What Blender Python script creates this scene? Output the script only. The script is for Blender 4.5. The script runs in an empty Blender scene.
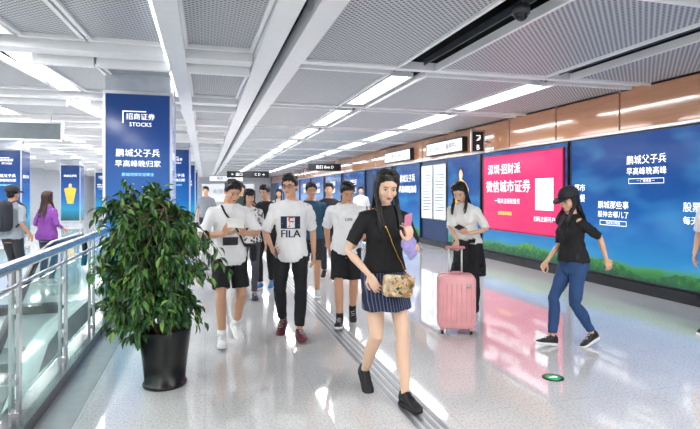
import bpy,bmesh,math,random
from mathutils import Vector as V, Matrix, noise
from mathutils.bvhtree import BVHTree
R=math.radians
random.seed(7)
SC=bpy.context.scene
C=SC.collection
TMP=bpy.data.scenes.new('scratch')
F=520.0; H0=1.5; HY=193.0
TH=math.atan(145/F); ct=math.cos(TH); st=math.sin(TH)
try: SC.view_settings.view_transform='Standard'; SC.view_settings.exposure=0.12
except Exception: pass

def at(px,d,z=0):
    r=(px-350)/F*d
    return V((r*ct+d*st,d*ct-r*st,z))

# ---------------------------------------------------------------- materials
def col(h):
    h=h.lstrip('#'); c=[int(h[i:i+2],16)/255 for i in (0,2,4)]
    return tuple((x/12.92 if x<=.04045 else ((x+.055)/1.055)**2.4) for x in c)+(1,)
MC={}
def mat(name,hexc,rough=.5,metal=0,em=0,var=.08,scale=8,spec=.5,trans=0,coat=0,bump=0):
    if name in MC: return MC[name]
    m=bpy.data.materials.new(name); m.use_nodes=True; nt=m.node_tree; b=nt.nodes['Principled BSDF']
    c=col(hexc)
    tc=nt.nodes.new('ShaderNodeTexCoord'); nz=nt.nodes.new('ShaderNodeTexNoise'); nz.inputs['Scale'].default_value=scale; nz.inputs['Detail'].default_value=3
    nt.links.new(tc.outputs['Object'],nz.inputs['Vector'])
    rp=nt.nodes.new('ShaderNodeValToRGB')
    rp.color_ramp.elements[0].position=.3; rp.color_ramp.elements[1].position=.7
    rp.color_ramp.elements[0].color=tuple(x*(1-var) for x in c[:3])+(1,)
    rp.color_ramp.elements[1].color=tuple(min(1,x*(1+var)) for x in c[:3])+(1,)
    nt.links.new(nz.outputs['Fac'],rp.inputs['Fac']); nt.links.new(rp.outputs['Color'],b.inputs['Base Color'])
    b.inputs['Roughness'].default_value=rough; b.inputs['Metallic'].default_value=metal
    b.inputs['Specular IOR Level'].default_value=spec
    b.inputs['Coat Weight'].default_value=coat
    b.inputs['Transmission Weight'].default_value=trans
    if em>0:
        nt.links.new(rp.outputs['Color'],b.inputs['Emission Color']); b.inputs['Emission Strength'].default_value=em
    if bump>0:
        bp=nt.nodes.new('ShaderNodeBump'); bp.inputs['Strength'].default_value=bump; bp.inputs['Distance'].default_value=.02
        nt.links.new(nz.outputs['Fac'],bp.inputs['Height']); nt.links.new(bp.outputs['Normal'],b.inputs['Normal'])
    MC[name]=m; return m

def N(nt,t,**k):
    n=nt.nodes.new(t)
    for a,v in k.items(): setattr(n,a,v)
    return n
def perforated():
    m=mat('perforated',"#b9bcc0",.45); nt=m.node_tree; b=nt.nodes['Principled BSDF']
    tc=N(nt,'ShaderNodeTexCoord'); mp=N(nt,'ShaderNodeMapping'); mp.inputs['Rotation'].default_value=(0,0,R(45)); mp.inputs['Scale'].default_value=(22,22,22)
    fr=N(nt,'ShaderNodeVectorMath',operation='FRACTION'); sb=N(nt,'ShaderNodeVectorMath',operation='SUBTRACT'); sb.inputs[1].default_value=(.5,.5,0)
    sx=N(nt,'ShaderNodeSeparateXYZ'); cx=N(nt,'ShaderNodeCombineXYZ'); ln=N(nt,'ShaderNodeVectorMath',operation='LENGTH')
    lt=N(nt,'ShaderNodeMath',operation='LESS_THAN'); lt.inputs[1].default_value=.33
    mx=N(nt,'ShaderNodeMix',data_type='RGBA'); mx.inputs['A'].default_value=col('#c8cbcf'); mx.inputs['B'].default_value=col('#4c5056')
    L=nt.links.new
    L(tc.outputs['Object'],mp.inputs['Vector']); L(mp.outputs['Vector'],fr.inputs[0]); L(fr.outputs[0],sb.inputs[0]); L(sb.outputs[0],sx.inputs[0])
    L(sx.outputs[0],cx.inputs[0]); L(sx.outputs[1],cx.inputs[1]); L(cx.outputs[0],ln.inputs[0]); L(ln.outputs['Value'],lt.inputs[0]); L(lt.outputs[0],mx.inputs['Factor']); L(mx.outputs['Result'],b.inputs['Base Color'])
    return m
def granite():
    m=mat('granite','#dad9d8',.055,scale=1.2,var=.03,spec=.85,coat=.4); nt=m.node_tree; b=nt.nodes['Principled BSDF']; L=nt.links.new
    b.inputs['Coat Roughness'].default_value=.03
    rp=[n for n in nt.nodes if n.type=='VALTORGB'][0]; tc=N(nt,'ShaderNodeTexCoord')
    n2=N(nt,'ShaderNodeTexNoise'); n2.inputs['Scale'].default_value=60; n2.inputs['Detail'].default_value=4
    r2=N(nt,'ShaderNodeValToRGB'); r2.color_ramp.elements[0].position=.38; r2.color_ramp.elements[0].color=(.38,.38,.39,1); r2.color_ramp.elements[1].position=.52; r2.color_ramp.elements[1].color=(1,1,1,1)
    mx=N(nt,'ShaderNodeMix',data_type='RGBA',blend_type='MULTIPLY'); mx.inputs['Factor'].default_value=.4
    br=N(nt,'ShaderNodeTexBrick'); br.offset=0; br.inputs['Scale'].default_value=1; br.inputs['Brick Width'].default_value=.8; br.inputs['Row Height'].default_value=.8; br.inputs['Mortar Size'].default_value=.003
    br.inputs['Color1'].default_value=(1,1,1,1); br.inputs['Color2'].default_value=(.97,.97,.975,1); br.inputs['Mortar'].default_value=(.8,.8,.81,1)
    m2=N(nt,'ShaderNodeMix',data_type='RGBA',blend_type='MULTIPLY'); m2.inputs['Factor'].default_value=1
    L(tc.outputs['Object'],n2.inputs['Vector']); L(tc.outputs['Object'],br.inputs['Vector'])
    L(n2.outputs['Fac'],r2.inputs['Fac']); L(rp.outputs['Color'],mx.inputs['A']); L(r2.outputs['Color'],mx.inputs['B'])
    L(mx.outputs['Result'],m2.inputs['A']); L(br.outputs['Color'],m2.inputs['B']); L(m2.outputs['Result'],b.inputs['Base Color'])
    return m
def wood():
    m=mat('wood_panel','#cc916a',.10,scale=2,spec=.8,coat=.5); nt=m.node_tree; L=nt.links.new
    nt.nodes['Principled BSDF'].inputs['Coat Roughness'].default_value=.04
    nz=[n for n in nt.nodes if n.type=='TEX_NOISE'][0]; tc=[n for n in nt.nodes if n.type=='TEX_COORD'][0]
    mp=N(nt,'ShaderNodeMapping'); mp.inputs['Scale'].default_value=(1,1,14); L(tc.outputs['Object'],mp.inputs['Vector']); L(mp.outputs['Vector'],nz.inputs['Vector'])
    return m
def ad_mat(name,stops,axis='Z',lo=0,hi=1,em=1.0,wav=.12,nscale=1.3,cloud=False):
    m=mat(name,'#0a3a80',.12,var=0); nt=m.node_tree; b=nt.nodes['Principled BSDF']; L=nt.links.new
    tc=N(nt,'ShaderNodeTexCoord'); sx=N(nt,'ShaderNodeSeparateXYZ'); L(tc.outputs['Object'],sx.inputs[0])
    nz=N(nt,'ShaderNodeTexNoise'); nz.inputs['Scale'].default_value=nscale; nz.inputs['Detail'].default_value=3; L(tc.outputs['Object'],nz.inputs['Vector'])
    a=N(nt,'ShaderNodeMapRange'); a.inputs['From Min'].default_value=lo; a.inputs['From Max'].default_value=hi; L(sx.outputs[axis],a.inputs['Value'])
    s=N(nt,'ShaderNodeMath',operation='MULTIPLY_ADD'); s.inputs[1].default_value=wav; L(nz.outputs['Fac'],s.inputs[0]); L(a.outputs[0],s.inputs[2])
    t=N(nt,'ShaderNodeMath',operation='SUBTRACT'); t.inputs[1].default_value=wav*.5; L(s.outputs[0],t.inputs[0])
    rp=N(nt,'ShaderNodeValToRGB'); cr=rp.color_ramp
    while len(cr.elements)<len(stops): cr.elements.new(.5)
    for e,(p,h) in zip(cr.elements,stops): e.position=p; e.color=col(h)
    L(t.outputs[0],rp.inputs['Fac']); out=rp.outputs['Color']
    if cloud:
        mp=N(nt,'ShaderNodeMapping'); mp.inputs['Scale'].default_value=(.55,1,1.5); mp.inputs['Location'].default_value=(.7,0,.35); mp.inputs['Rotation'].default_value=(0,R(14),0); L(tc.outputs['Object'],mp.inputs['Vector'])
        n3=N(nt,'ShaderNodeTexNoise'); n3.inputs['Scale'].default_value=1.15; n3.inputs['Detail'].default_value=2.5; L(mp.outputs['Vector'],n3.inputs['Vector'])
        r3=N(nt,'ShaderNodeValToRGB'); r3.color_ramp.elements[0].position=.5; r3.color_ramp.elements[0].color=(0,0,0,1); r3.color_ramp.elements[1].position=.72; r3.color_ramp.elements[1].color=(.7,.7,.7,1)
        L(n3.outputs['Fac'],r3.inputs['Fac']); mx=N(nt,'ShaderNodeMix',data_type='RGBA'); L(r3.outputs['Color'],mx.inputs['Factor']); L(out,mx.inputs['A']); mx.inputs['B'].default_value=col('#4fa6df'); out=mx.outputs['Result']
    L(out,b.inputs['Emission Color']); b.inputs['Emission Strength'].default_value=em
    for l in list(b.inputs['Base Color'].links): nt.links.remove(l)
    b.inputs['Base Color'].default_value=(.01,.02,.04,1)
    return m

# ---------------------------------------------------------------- mesh helpers
def tag(o,label=None,cat=None,group=None,kind=None):
    if label: o['label']=label
    if cat: o['category']=cat
    if group: o['group']=group
    if kind: o['kind']=kind
    return o
def empty(name,label,cat,loc=(0,0,0),rz=0,group=None):
    o=bpy.data.objects.new(name,None); C.objects.link(o); o.location=loc; o.rotation_euler=(0,0,rz); o.empty_display_size=.1
    return tag(o,label,cat,group)
def link(name,me,m,parent=None,label=None):
    o=bpy.data.objects.new(name,me); C.objects.link(o)
    me.materials.clear(); me.materials.append(m)
    if parent: o.parent=parent
    if label: o['label']=label
    return o
def put(name,bm,m,parent=None,smooth=True,label=None,s=1.0,bev=0,recalc=True):
    if recalc: bmesh.ops.recalc_face_normals(bm,faces=bm.faces[:])
    me=bpy.data.meshes.new(name); bm.to_mesh(me); bm.free()
    if s!=1: me.transform(Matrix.Scale(s,4))
    if smooth: me.polygons.foreach_set('use_smooth',[True]*len(me.polygons))
    o=link(name,me,m,parent,label)
    return o
def struct(name,bm,m,smooth=False):
    o=put(name,bm,m,None,smooth); o['kind']='structure'; return o
def nb(): return bmesh.new()
def box(bm,x0,x1,y0,y1,z0,z1,M=None):
    vs=[bm.verts.new(V((x,y,z))) for z in (z0,z1) for y in (y0,y1) for x in (x0,x1)]
    if M is not None:
        for v in vs: v.co=M@v.co
    for f in ((0,2,3,1),(4,5,7,6),(0,1,5,4),(2,6,7,3),(0,4,6,2),(1,3,7,5)): bm.faces.new([vs[i] for i in f])
    return vs
def loft(bm,rings,cap=True):
    vr=[[bm.verts.new(p) for p in r] for r in rings]; n=len(vr[0])
    for a,b in zip(vr,vr[1:]):
        for i in range(n): bm.faces.new((a[i],a[(i+1)%n],b[(i+1)%n],b[i]))
    if cap: bm.faces.new(vr[0][::-1]); bm.faces.new(vr[-1])
def tube(bm,pts,rs,n=12,rnd=False,flat=1.0,closed=False):
    pts=[V(p) for p in pts]
    if not hasattr(rs,'__len__'): rs=[rs]*len(pts)
    rs=list(rs)
    if rnd:
        u=(pts[0]-pts[1]).normalized(); w=(pts[-1]-pts[-2]).normalized()
        a=[(pts[0]+u*rs[0]*math.sin(R(k)),rs[0]*math.cos(R(k))) for k in (85,58,30)]
        b=[(pts[-1]+w*rs[-1]*math.sin(R(k)),rs[-1]*math.cos(R(k))) for k in (30,58,85)]
        pts=[x[0] for x in a]+pts+[x[0] for x in b]; rs=[x[1] for x in a]+rs+[x[1] for x in b]
    rings=[]; T=(pts[1]-pts[0]).normalized()
    ref=V((0,0,1)) if abs(T.z)<.9 else V((1,0,0))
    A=T.cross(ref).normalized()
    m=len(pts)
    for i,p in enumerate(pts):
        if closed: t=(pts[(i+1)%m]-pts[i-1])
        else: t=(pts[min(i+1,m-1)]-pts[max(i-1,0)])
        t=t.normalized() if t.length>1e-9 else T
        A=(A-t*A.dot(t)).normalized(); B=t.cross(A)
        rings.append([p+(A*math.cos(2*math.pi*k/n)+B*math.sin(2*math.pi*k/n)*flat)*rs[i] for k in range(n)])
    if closed: rings.append(rings[0]); loft(bm,rings,False); bmesh.ops.remove_doubles(bm,verts=bm.verts[:],dist=1e-6)
    else: loft(bm,rings)
def ell(bm,c,r,M=None,u=20,v=12):
    c=V(c); rings=[]
    for j in range(1,v):
        a=math.pi*j/v-math.pi/2
        rings.append([V((c.x+r[0]*math.cos(a)*math.cos(2*math.pi*k/u),c.y+r[1]*math.cos(a)*math.sin(2*math.pi*k/u),c.z+r[2]*math.sin(a))) for k in range(u)])
    lo=V((c.x,c.y,c.z-r[2])); hi=V((c.x,c.y,c.z+r[2]))
    if M is not None:
        rings=[[M@p for p in q] for q in rings]; lo=M@lo; hi=M@hi
    vr=[[bm.verts.new(p) for p in q] for q in rings]; l=bm.verts.new(lo); h=bm.verts.new(hi)
    for a,b in zip(vr,vr[1:]):
        for i in range(u): bm.faces.new((a[i],a[(i+1)%u],b[(i+1)%u],b[i]))
    for i in range(u):
        bm.faces.new((l,vr[0][(i+1)%u],vr[0][i])); bm.faces.new((h,vr[-1][i],vr[-1][(i+1)%u]))
def cyl(bm,c,r,h,n=24,r2=None,M=None):
    c=V(c); r2=r if r2 is None else r2
    rr=[[V((c.x+q*math.cos(2*math.pi*k/n),c.y+q*math.sin(2*math.pi*k/n),z)) for k in range(n)] for q,z in ((r,c.z),(r2,c.z+h))]
    if M is not None: rr=[[M@p for p in q] for q in rr]
    loft(bm,rr)
def rbox(bm,w,d,h,rad,M=None,z0=0,n=5,exps=6):
    prof=[]
    for cx_,cz_,a0 in ((w/2-rad,h-rad,0),(-w/2+rad,h-rad,90),(-w/2+rad,rad,180),(w/2-rad,rad,270)):
        for k in range(n+1):
            a=R(a0+90*k/n); prof.append((cx_+rad*math.cos(a),cz_+rad*math.sin(a)))
    rings=[]
    for y,sh in ((-d/2,.75*rad*.5),(-d/2+rad*.25,.12*rad),(-d/2+rad*.5,0),(d/2-rad*.5,0),(d/2-rad*.25,.12*rad),(d/2,.75*rad*.5)):
        q=[]
        for x,z in prof:
            fx=(w/2-sh)/(w/2); fz=(h/2-sh)/(h/2)
            q.append(V((x*fx,y,(z-h/2)*fz+h/2+z0)))
        rings.append(q if M is None else [M@p for p in q])
    loft(bm,rings)
def evalmesh(o):
    TMP.collection.objects.link(o)
    vl=TMP.view_layers[0]; vl.update(); dg=vl.depsgraph
    r=bpy.data.meshes.new_from_object(o.evaluated_get(dg))
    bpy.data.objects.remove(o); return r
def solid(bm,vox,it=3,s=1.0,fold=None):
    bmesh.ops.recalc_face_normals(bm,faces=bm.faces[:])
    me=bpy.data.meshes.new('t'); bm.to_mesh(me); bm.free()
    o=bpy.data.objects.new('t',me)
    m=o.modifiers.new('r','REMESH'); m.mode='VOXEL'; m.voxel_size=vox; m.use_smooth_shade=True
    if it:
        k=o.modifiers.new('s','SMOOTH'); k.factor=.5; k.iterations=it
    r=evalmesh(o); bpy.data.meshes.remove(me)
    if fold:
        for v in r.vertices: 
            v.co=v.co+v.normal*fold(v.co)
    if s!=1: r.transform(Matrix.Scale(s,4))
    r.polygons.foreach_set('use_smooth',[True]*len(r.polygons))
    return r
def join_meshes(a,b):
    bm=bmesh.new(); bm.from_mesh(a); bm.from_mesh(b); bm.to_mesh(a); bm.free()
    a.polygons.foreach_set('use_smooth',[True]*len(a.polygons)); return a
TX=Matrix.Rotation(R(90),4,'X')
TXC={}
def text_mesh(s,size,ext=.001,al='CENTER'):
    if (s,al) not in TXC:
        cu=bpy.data.curves.new('t','FONT'); cu.body=s; cu.size=1; cu.extrude=.0; cu.align_x=al; cu.align_y='CENTER'; cu.resolution_u=2
        o=bpy.data.objects.new('t',cu); TXC[(s,al)]=evalmesh(o)
    me=TXC[(s,al)].copy(); me.transform(Matrix.Scale(size,4))
    return me
def text(s,size,x,y,z,m,parent,name='lettering',bold=0,al='CENTER',rot=0,label=None):
    me=text_mesh(s,size,al=al)
    me.transform(Matrix.Translation((x,y-.001,z))@Matrix.Rotation(rot,4,'Y')@TX)
    return link(name,me,m,parent,label)

# ---------------------------------------------------------------- setting
white=mat('white_paint','#e9ebee',.4); steel=mat('steel','#d4d6d9',.3,1,var=.03); dark=mat('dark_metal','#1c1e22',.4); black=mat('black_gloss','#0d0d0f',.18)
whitetxt=mat('white_ink','#ffffff',.5,em=1.0,var=0); beamm=mat('beam_paint','#f7f8f9',.35,var=.02)
plen=mat('plenum','#1b1c20',.9); gr=granite(); perf=perforated(); wd=wood()
WX=6.3; CZ=3.1; Y1=52
bm=nb()
box(bm,-1.05,WX+.3,-5,Y1,-.2,0); box(bm,-10,-4.1,-5,Y1,-.2,0); box(bm,-4.1,-1.05,7.45,Y1,-.2,0)
struct('floor',bm,gr)
bm=nb(); box(bm,-10,-1,-5,8,-3.7,-3.6); struct('trim_1',bm,mat('lower_floor','#b9bdc2',.2))
bm=nb(); box(bm,-4.2,-1.05,7.45,7.6,-3.6,-.2); box(bm,-4.25,-4.1,-5,7.6,-3.6,-.2); struct('trim_13',bm,mat('pit_wall','#d2d6da',.35))
bm=nb(); box(bm,WX,WX+.2,-5,Y1,0,3.7); struct('wall_right',bm,mat('wall_blue','#10315f',.3))
bm=nb(); box(bm,-10.1,-9.9,-5,Y1,0,3.7); struct('wall_left',bm,mat('wall_pale','#d5d9de',.3))
bm=nb(); box(bm,-10,WX+.2,Y1,Y1+.2,0,3.7); struct('wall_back',bm,mat('wall_far','#dfe3e8',.3))
bm=nb()
y=-4.0
while y<Y1-1:
    box(bm,WX-.05,WX,y+.012,y+1.51,2.47,3.12); y+=1.53
struct('trim_2',bm,wd)
bm=nb(); box(bm,WX-.02,WX,-4,Y1-1,2.47,3.12); struct('trim_14',bm,mat('wood_gap','#5a3a2c',.6))
bm=nb(); box(bm,WX-.06,WX,-5,Y1,0,.16); struct('baseboard_right',bm,mat('plinth','#15171b',.25))
bm=nb(); box(bm,WX-.075,WX,-5,Y1,2.43,2.47); struct('trim_3',bm,steel)
bm=nb()
for i in range(4): box(bm,1.30+i*.055,1.33+i*.055,-4,46,0,.004)
struct('trim_4',bm,mat('strip_metal','#85888c',.35,.4))
bm=nb(); box(bm,1.285,1.51,-4,46,0,.0015); struct('trim_5',bm,mat('strip_base','#b0b2b5',.3))
bm=nb(); box(bm,-1.25,-1.05,-5,7.45,-.25,.09); box(bm,-4.1,-1.25,7.3,7.5,-.25,.09); struct('trim_6',bm,mat('kerb_stone','#34373b',.15))
bm=nb(); box(bm,-1.05,-.82,-5,7.4,0,.002); struct('trim_7',bm,mat('floor_border','#9a9da1',.12))
# ceiling
bm=nb(); box(bm,-10,WX+.2,-5,Y1,3.7,3.8); struct('ceiling',bm,plen)
colsR=[(1.14,2.32),(2.9,4.46),(4.94,6.25)]
colsL=[(-1.16,-.44),(-.18,.50),(-1.82,-1.27),(-3.55,-2.25),(-5.1,-4.0),(-6.9,-5.6),(-9.8,-7.4)]
seams=[6.3+3.05*k for k in range(-4,15)]
bm=nb(); bf=nb()
def slab(b,x0,x1,y0,y1,z0,z1,th):
    vs=[b.verts.new(p) for p in ((x0,y0,z0),(x1,y0,z0),(x0,y1,z1),(x1,y1,z1),(x0,y0,z0+th),(x1,y0,z0+th),(x0,y1,z1+th),(x1,y1,z1+th))]
    for f in ((0,2,3,1),(4,5,7,6),(0,1,5,4),(2,6,7,3),(0,4,6,2),(1,3,7,5)): b.faces.new([vs[i] for i in f])
for (a,b) in colsR:
    for s in seams:
        box(bm,a,b,s+.20,s+2.86,CZ,CZ+.04)
        for (p,q,u,v) in ((a-.04,a,s+.15,s+2.91),(b,b+.04,s+.15,s+2.91)): box(bf,p,q,u,v,CZ-.03,CZ+.06)
        for (u,v) in ((s+.15,s+.2),(s+2.86,s+2.91)): box(bf,a,b,u,v,CZ-.03,CZ+.06)
for (a,b) in colsL:
    for s in seams:
        slab(bm,a,b,s+.32,s+2.80,CZ-.07,CZ+.06,.03)
        for (p,q) in ((a-.04,a),(b,b+.04)): slab(bf,p,q,s+.28,s+2.84,CZ-.10,CZ+.03,.07)
        box(bf,a-.04,b+.04,s+.23,s+.31,CZ-.15,CZ+.06); box(bf,a-.04,b+.04,s+2.81,s+2.87,CZ+.02,CZ+.12)
struct('trim_8',bm,perf); struct('trim_9',bf,beamm)
bm=nb()
for a,b in ((-.40,-.21),(.55,.76),(.88,1.08)): box(bm,a,b,-5,Y1-.1,CZ-.10,CZ+.1)
struct('trim_10',bm,beamm)
bm=nb()
for s in seams:
    box(bm,-9.9,.54,s-.10,s+.16,CZ-.06,CZ+.14); box(bm,1.09,WX-.02,s-.04,s+.08,CZ+.0,CZ+.1)
struct('trim_11',bm,beamm)
bm=nb()
for x in (2.48,2.74,4.58,4.8,.81): 
    box(bm,x,x+.015,-5,Y1-.1,CZ+.06,CZ+.14)
struct('trim_12',bm,mat('slot_rail','#6b6f75',.4,.5))

# ---------------------------------------------------------------- ceiling lights
lm=mat('diffuser','#ffffff',.4,em=6,var=0)
fr=nb(); L_=2.3
box(fr,-.17,-.14,-L_/2,L_/2,0,.09); box(fr,.14,.17,-L_/2,L_/2,0,.09); box(fr,-.17,.17,-L_/2-.02,-L_/2,0,.09); box(fr,-.17,.17,L_/2,L_/2+.02,0,.09)
df=nb(); box(df,-.138,.138,-L_/2+.002,L_/2-.002,.02,.06)
fo=None
GR={2.6:'the lights of the inner row over the corridor',4.7:'the lights of the row beside the right wall',-2.03:'the lights of the row over the balustrade',-3.78:'the lights of the second row left',-5.35:'the lights of the third row left',-7.15:'the lights of the far left row'}
for x in GR:
    for i,s in enumerate(seams):
        if x>2 and 1<=s<4.5: continue
        if s>46: continue
        lb='long white recessed ceiling light, one of '+GR[x]
        t=empty('ceiling_light',lb,'ceiling light',(x,s+1.55,CZ),0,GR[x][4:])
        if fo is None:
            fo=put('frame',fr,white,t,False); do=put('diffuser',df,lm,t,False)
        else:
            for q in (fo,do):
                c=q.copy(); C.objects.link(c); c.parent=t
        ld=bpy.data.lights.new('lamp','AREA'); ld.shape='RECTANGLE'; ld.size=.26; ld.size_y=2.25; ld.energy=(31 if s<24 else 23)*(.9 if x<0 else 1); ld.color=(1,.995,.985)
        lo=bpy.data.objects.new('lamp',ld); C.objects.link(lo); lo.location=(x,s+1.55,CZ+.008)
bm=nb(); box(bm,-.43,-.412,3.6,8.6,CZ-.09,CZ-.07); o=put('strip_light',bm,mat('strip_lm','#f4f8ff',.4,em=2.5,var=0),None,False); tag(o,'slim white strip light along the ceiling beam above the plant','ceiling light')

# ---------------------------------------------------------------- boards
def board(name,label,cat,loc,rz,w,z0,z1,m,fm,texts=(),group=None,th=.05,fw=.03):
    t=empty(name,label,cat,loc,rz,group)
    bm=nb(); box(bm,-w/2+fw,w/2-fw,-th+.008,0,z0+fw,z1-fw); put('display',bm,m,t,False)
    bm=nb()
    box(bm,-w/2,w/2,-th,0,z0,z0+fw-.001); box(bm,-w/2,w/2,-th,0,z1-fw+.001,z1); box(bm,-w/2,-w/2+fw-.001,-th,0,z0+fw,z1-fw); box(bm,w/2-fw+.001,w/2,-th,0,z0+fw,z1-fw)
    put('frame',bm,fm,t,False)
    for tt in texts:
        s,size,x,z=tt[:4]; mm=tt[4] if len(tt)>4 else whitetxt
        text(s,size,x,-th+.004,z,mm,t,al=tt[5] if len(tt)>5 else 'CENTER',rot=tt[6] if len(tt)>6 else 0)
    return t
blue=ad_mat('ad_blue',[(0,'#2a6a2c'),(.07,'#358036'),(.10,'#4a9c44'),(.13,'#2492d0'),(.34,'#1a6cc0'),(.62,'#1452a0'),(1,'#0f4190')],'Z',0.16,2.43,.85,.07,1.6,cloud=True)
bluec=ad_mat('ad_blue_column',[(0,'#0f5a4a'),(.2,'#25a8dc'),(.42,'#1a70c6'),(.75,'#0f4596'),(1,'#0b2f6c')],'Z',.2,2.8,.85,.1,1.5)
pink=ad_mat('ad_pink',[(0,'#dc1f63'),(.5,'#ee2c68'),(1,'#e3266f')],'Z',.7,2.3,1.15,.3,1.5)
yel=mat('yellow_ink','#ffd84a',.5,em=1,var=0); cyan=mat('cyan_ink','#8fd8ff',.5,em=1,var=0)
whiteboard=mat('white_lightbox','#eef2f6',.3,em=.5,var=.02)
rz=R(-90); X=WX
t=board('advertisement_panel','wide blue light box advert with grass along its foot at right edge of photo','advertisement',(X-.001,4.75,0),rz,6.2,.17,2.43,blue,dark,
 [('鹏城父子兵',.145,-1.46,1.99),('早高峰晚高峰',.122,-1.46,1.82),('一 广播频道 一',.05,-1.46,1.68),
  ('鹏城那些事',.13,-2.10,1.30),('股神去哪儿了',.11,-2.10,1.15),('欢迎关注频道',.05,-2.10,1.02),
  ('股票鹏城理财',.14,-.42,1.30),('每天陪你上下班',.12,-.42,1.12),
  ('都市',.14,-2.86,1.58),('早餐',.14,-2.86,1.40)])
for (x0,x1,z0,z1) in ((-1.78,-1.14,1.64,1.72),(-2.38,-1.82,.98,1.06)):
    bm=nb(); O=[(x0,z0),(x1,z0),(x1,z1),(x0,z1)]; I=[(x0+.008,z0+.008),(x1-.008,z0+.008),(x1-.008,z1-.008),(x0+.008,z1-.008)]
    ov=[bm.verts.new((a,-.047,b)) for a,b in O]; iv=[bm.verts.new((a,-.047,b)) for a,b in I]
    for i in range(4): bm.faces.new((ov[i],ov[(i+1)%4],iv[(i+1)%4],iv[i]))
    put('caption_box',bm,whitetxt,t)
gm=ad_mat('grass_ad',[(0,'#174a1a'),(.35,'#286e27'),(.6,'#4a9834'),(1,'#7fc04e')],'Z',.15,.6,.85,.9,14)
def grass(t,x0,x1,amp):
    bm=nb(); n=int((x1-x0)/.08); pr=[]
    for i in range(n+1):
        x=x0+(x1-x0)*i/n; pr.append((x,.38+amp*math.sin(x*1.9+1)+.05*math.sin(x*5.3)+.012*math.sin(x*31)))
    vs=[(bm.verts.new((x,-.0435,.205)),bm.verts.new((x,-.0435,z))) for x,z in pr]
    for a,b in zip(vs,vs[1:]): bm.faces.new((a[0],b[0],b[1],a[1]))
    put('grass_picture',bm,gm,t,False)
grass(t,-3.05,3.05,.09)
t=board('advertisement_panel','low blue and green light box strip under the pink advert','advertisement',(X-.001,9.4,0),rz,3.0,.17,2.43,blue,dark); grass(t,-1.45,1.45,.06)
t=board('advertisement_panel','bright pink light box advert with large white characters on right wall','advertisement',(X-.052,9.37,0),rz,2.8,.68,2.33,pink,mat('pink_frame','#a5123f',.3),
 [('深圳·招财派',.24,-.55,2.0,whitetxt),('微信城市证券',.28,-.42,1.62),('一键关注轻松投资',.12,-.42,1.32),('扫码立即开户',.11,.85,.99),('全新服务体验',.09,-.5,1.06,yel)])
bm=nb(); box(bm,.58,1.12,-.05,-.04,1.17,1.78); put('white_square',bm,mat('white_pic','#f2f0f0',.5,em=.7,var=0),t,False)
t=board('advertisement_panel','blue poster showing a person in yellow, between pink advert and white notice boards','advertisement',(X-.001,11.85,0),rz,1.75,.17,2.43,blue,dark,[('城市生活',.16,-.3,.75)])
bm=nb(); ell(bm,(-.1,-.045,2.02),(.13,.006,.15)); put('printed_hair',bm,mat('print_hair','#191312',.6,em=.2),t)
bm=nb(); ell(bm,(-.1,-.05,1.96),(.095,.008,.13)); put('printed_face',bm,mat('print_skin','#e2b08c',.6,em=.5),t)
bm=nb(); loft(bm,[[V((-.1+a*w,-.05+dy,z)) for a in (-1,1)]+[V((-.1+a*w,-.042+dy,z)) for a in (1,-1)] for z,w,dy in ((.9,.30,0),(1.3,.34,0),(1.6,.40,0),(1.76,.24,0),(1.84,.07,0))]); put('printed_jacket',bm,mat('print_yellow','#e0ad3e',.6,em=.4),t,False)
for k,(yy,lb) in enumerate(((13.2,'white framed notice board with route chart, nearer of two on right wall'),(14.05,'white framed notice board with street map, farther of two on right wall'))):
    t=board('notice_board',lb,'notice board',(X-.001,yy,0),rz,.8,.75,2.3,whiteboard,steel)
    for j in range(12): 
        bm=nb(); box(bm,-.3,.3-.1*random.random(),-.045,-.041,1.0+j*.09,1.03+j*.09); put('printed_line',bm,mat('print_grey','#6b8299',.6),t,False)
    text('乘车指南' if k==0 else '街区图',.11,0,-.046,2.17,mat('ink_blue','#1d4a86',.6),t)
yy=15.6; k=0
words=[('鹏城父子兵','早高峰晚高峰'),('鹏城那些事','精彩不断'),('地铁生活','快乐出行'),('都市早餐','每天陪伴')]
ords=['first','second','third','fourth','fifth','sixth','seventh','eighth','ninth','tenth']
while yy<48:
    a,b=words[k%4]
    board('advertisement_panel','tall blue light box advert on right wall, %s one beyond the notice boards'%ords[k],'advertisement',(X-.001,yy,0),rz,2.1 if k<2 else 3.4,.17,2.43,blue,dark,[(a,.26,0,1.95),(b,.26,0,1.6)])
    yy+=2.5 if k<1 else 3.8; k+=1
ink=mat('ink_dark','#22262c',.6)
board('wall_sign','long white lit sign above the notice boards','sign',(X-.05,12.7,0),rz,2.2,2.53,2.90,whiteboard,dark,[('出口 Exit',.17,-.55,2.71,ink),('服务中心',.17,.5,2.71,ink)],th=.14)
board('wall_sign','white lit sign above blue adverts beyond the notice boards','sign',(X-.05,16.2,0),rz,2.4,2.53,2.90,whiteboard,dark,[('售票 Tickets',.17,0,2.71,ink)],th=.14)
t=board('hanging_sign','small dark square sign with white arrow projecting from right wall','sign',(5.95,10.6,0),0,.34,2.42,2.92,dark,steel,[('↗',.24,0,2.75),('B',.16,0,2.53)])
bm=nb(); box(bm,.171,.30,-.04,-.01,2.65,2.69); put('bracket',bm,steel,t,False)

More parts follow.
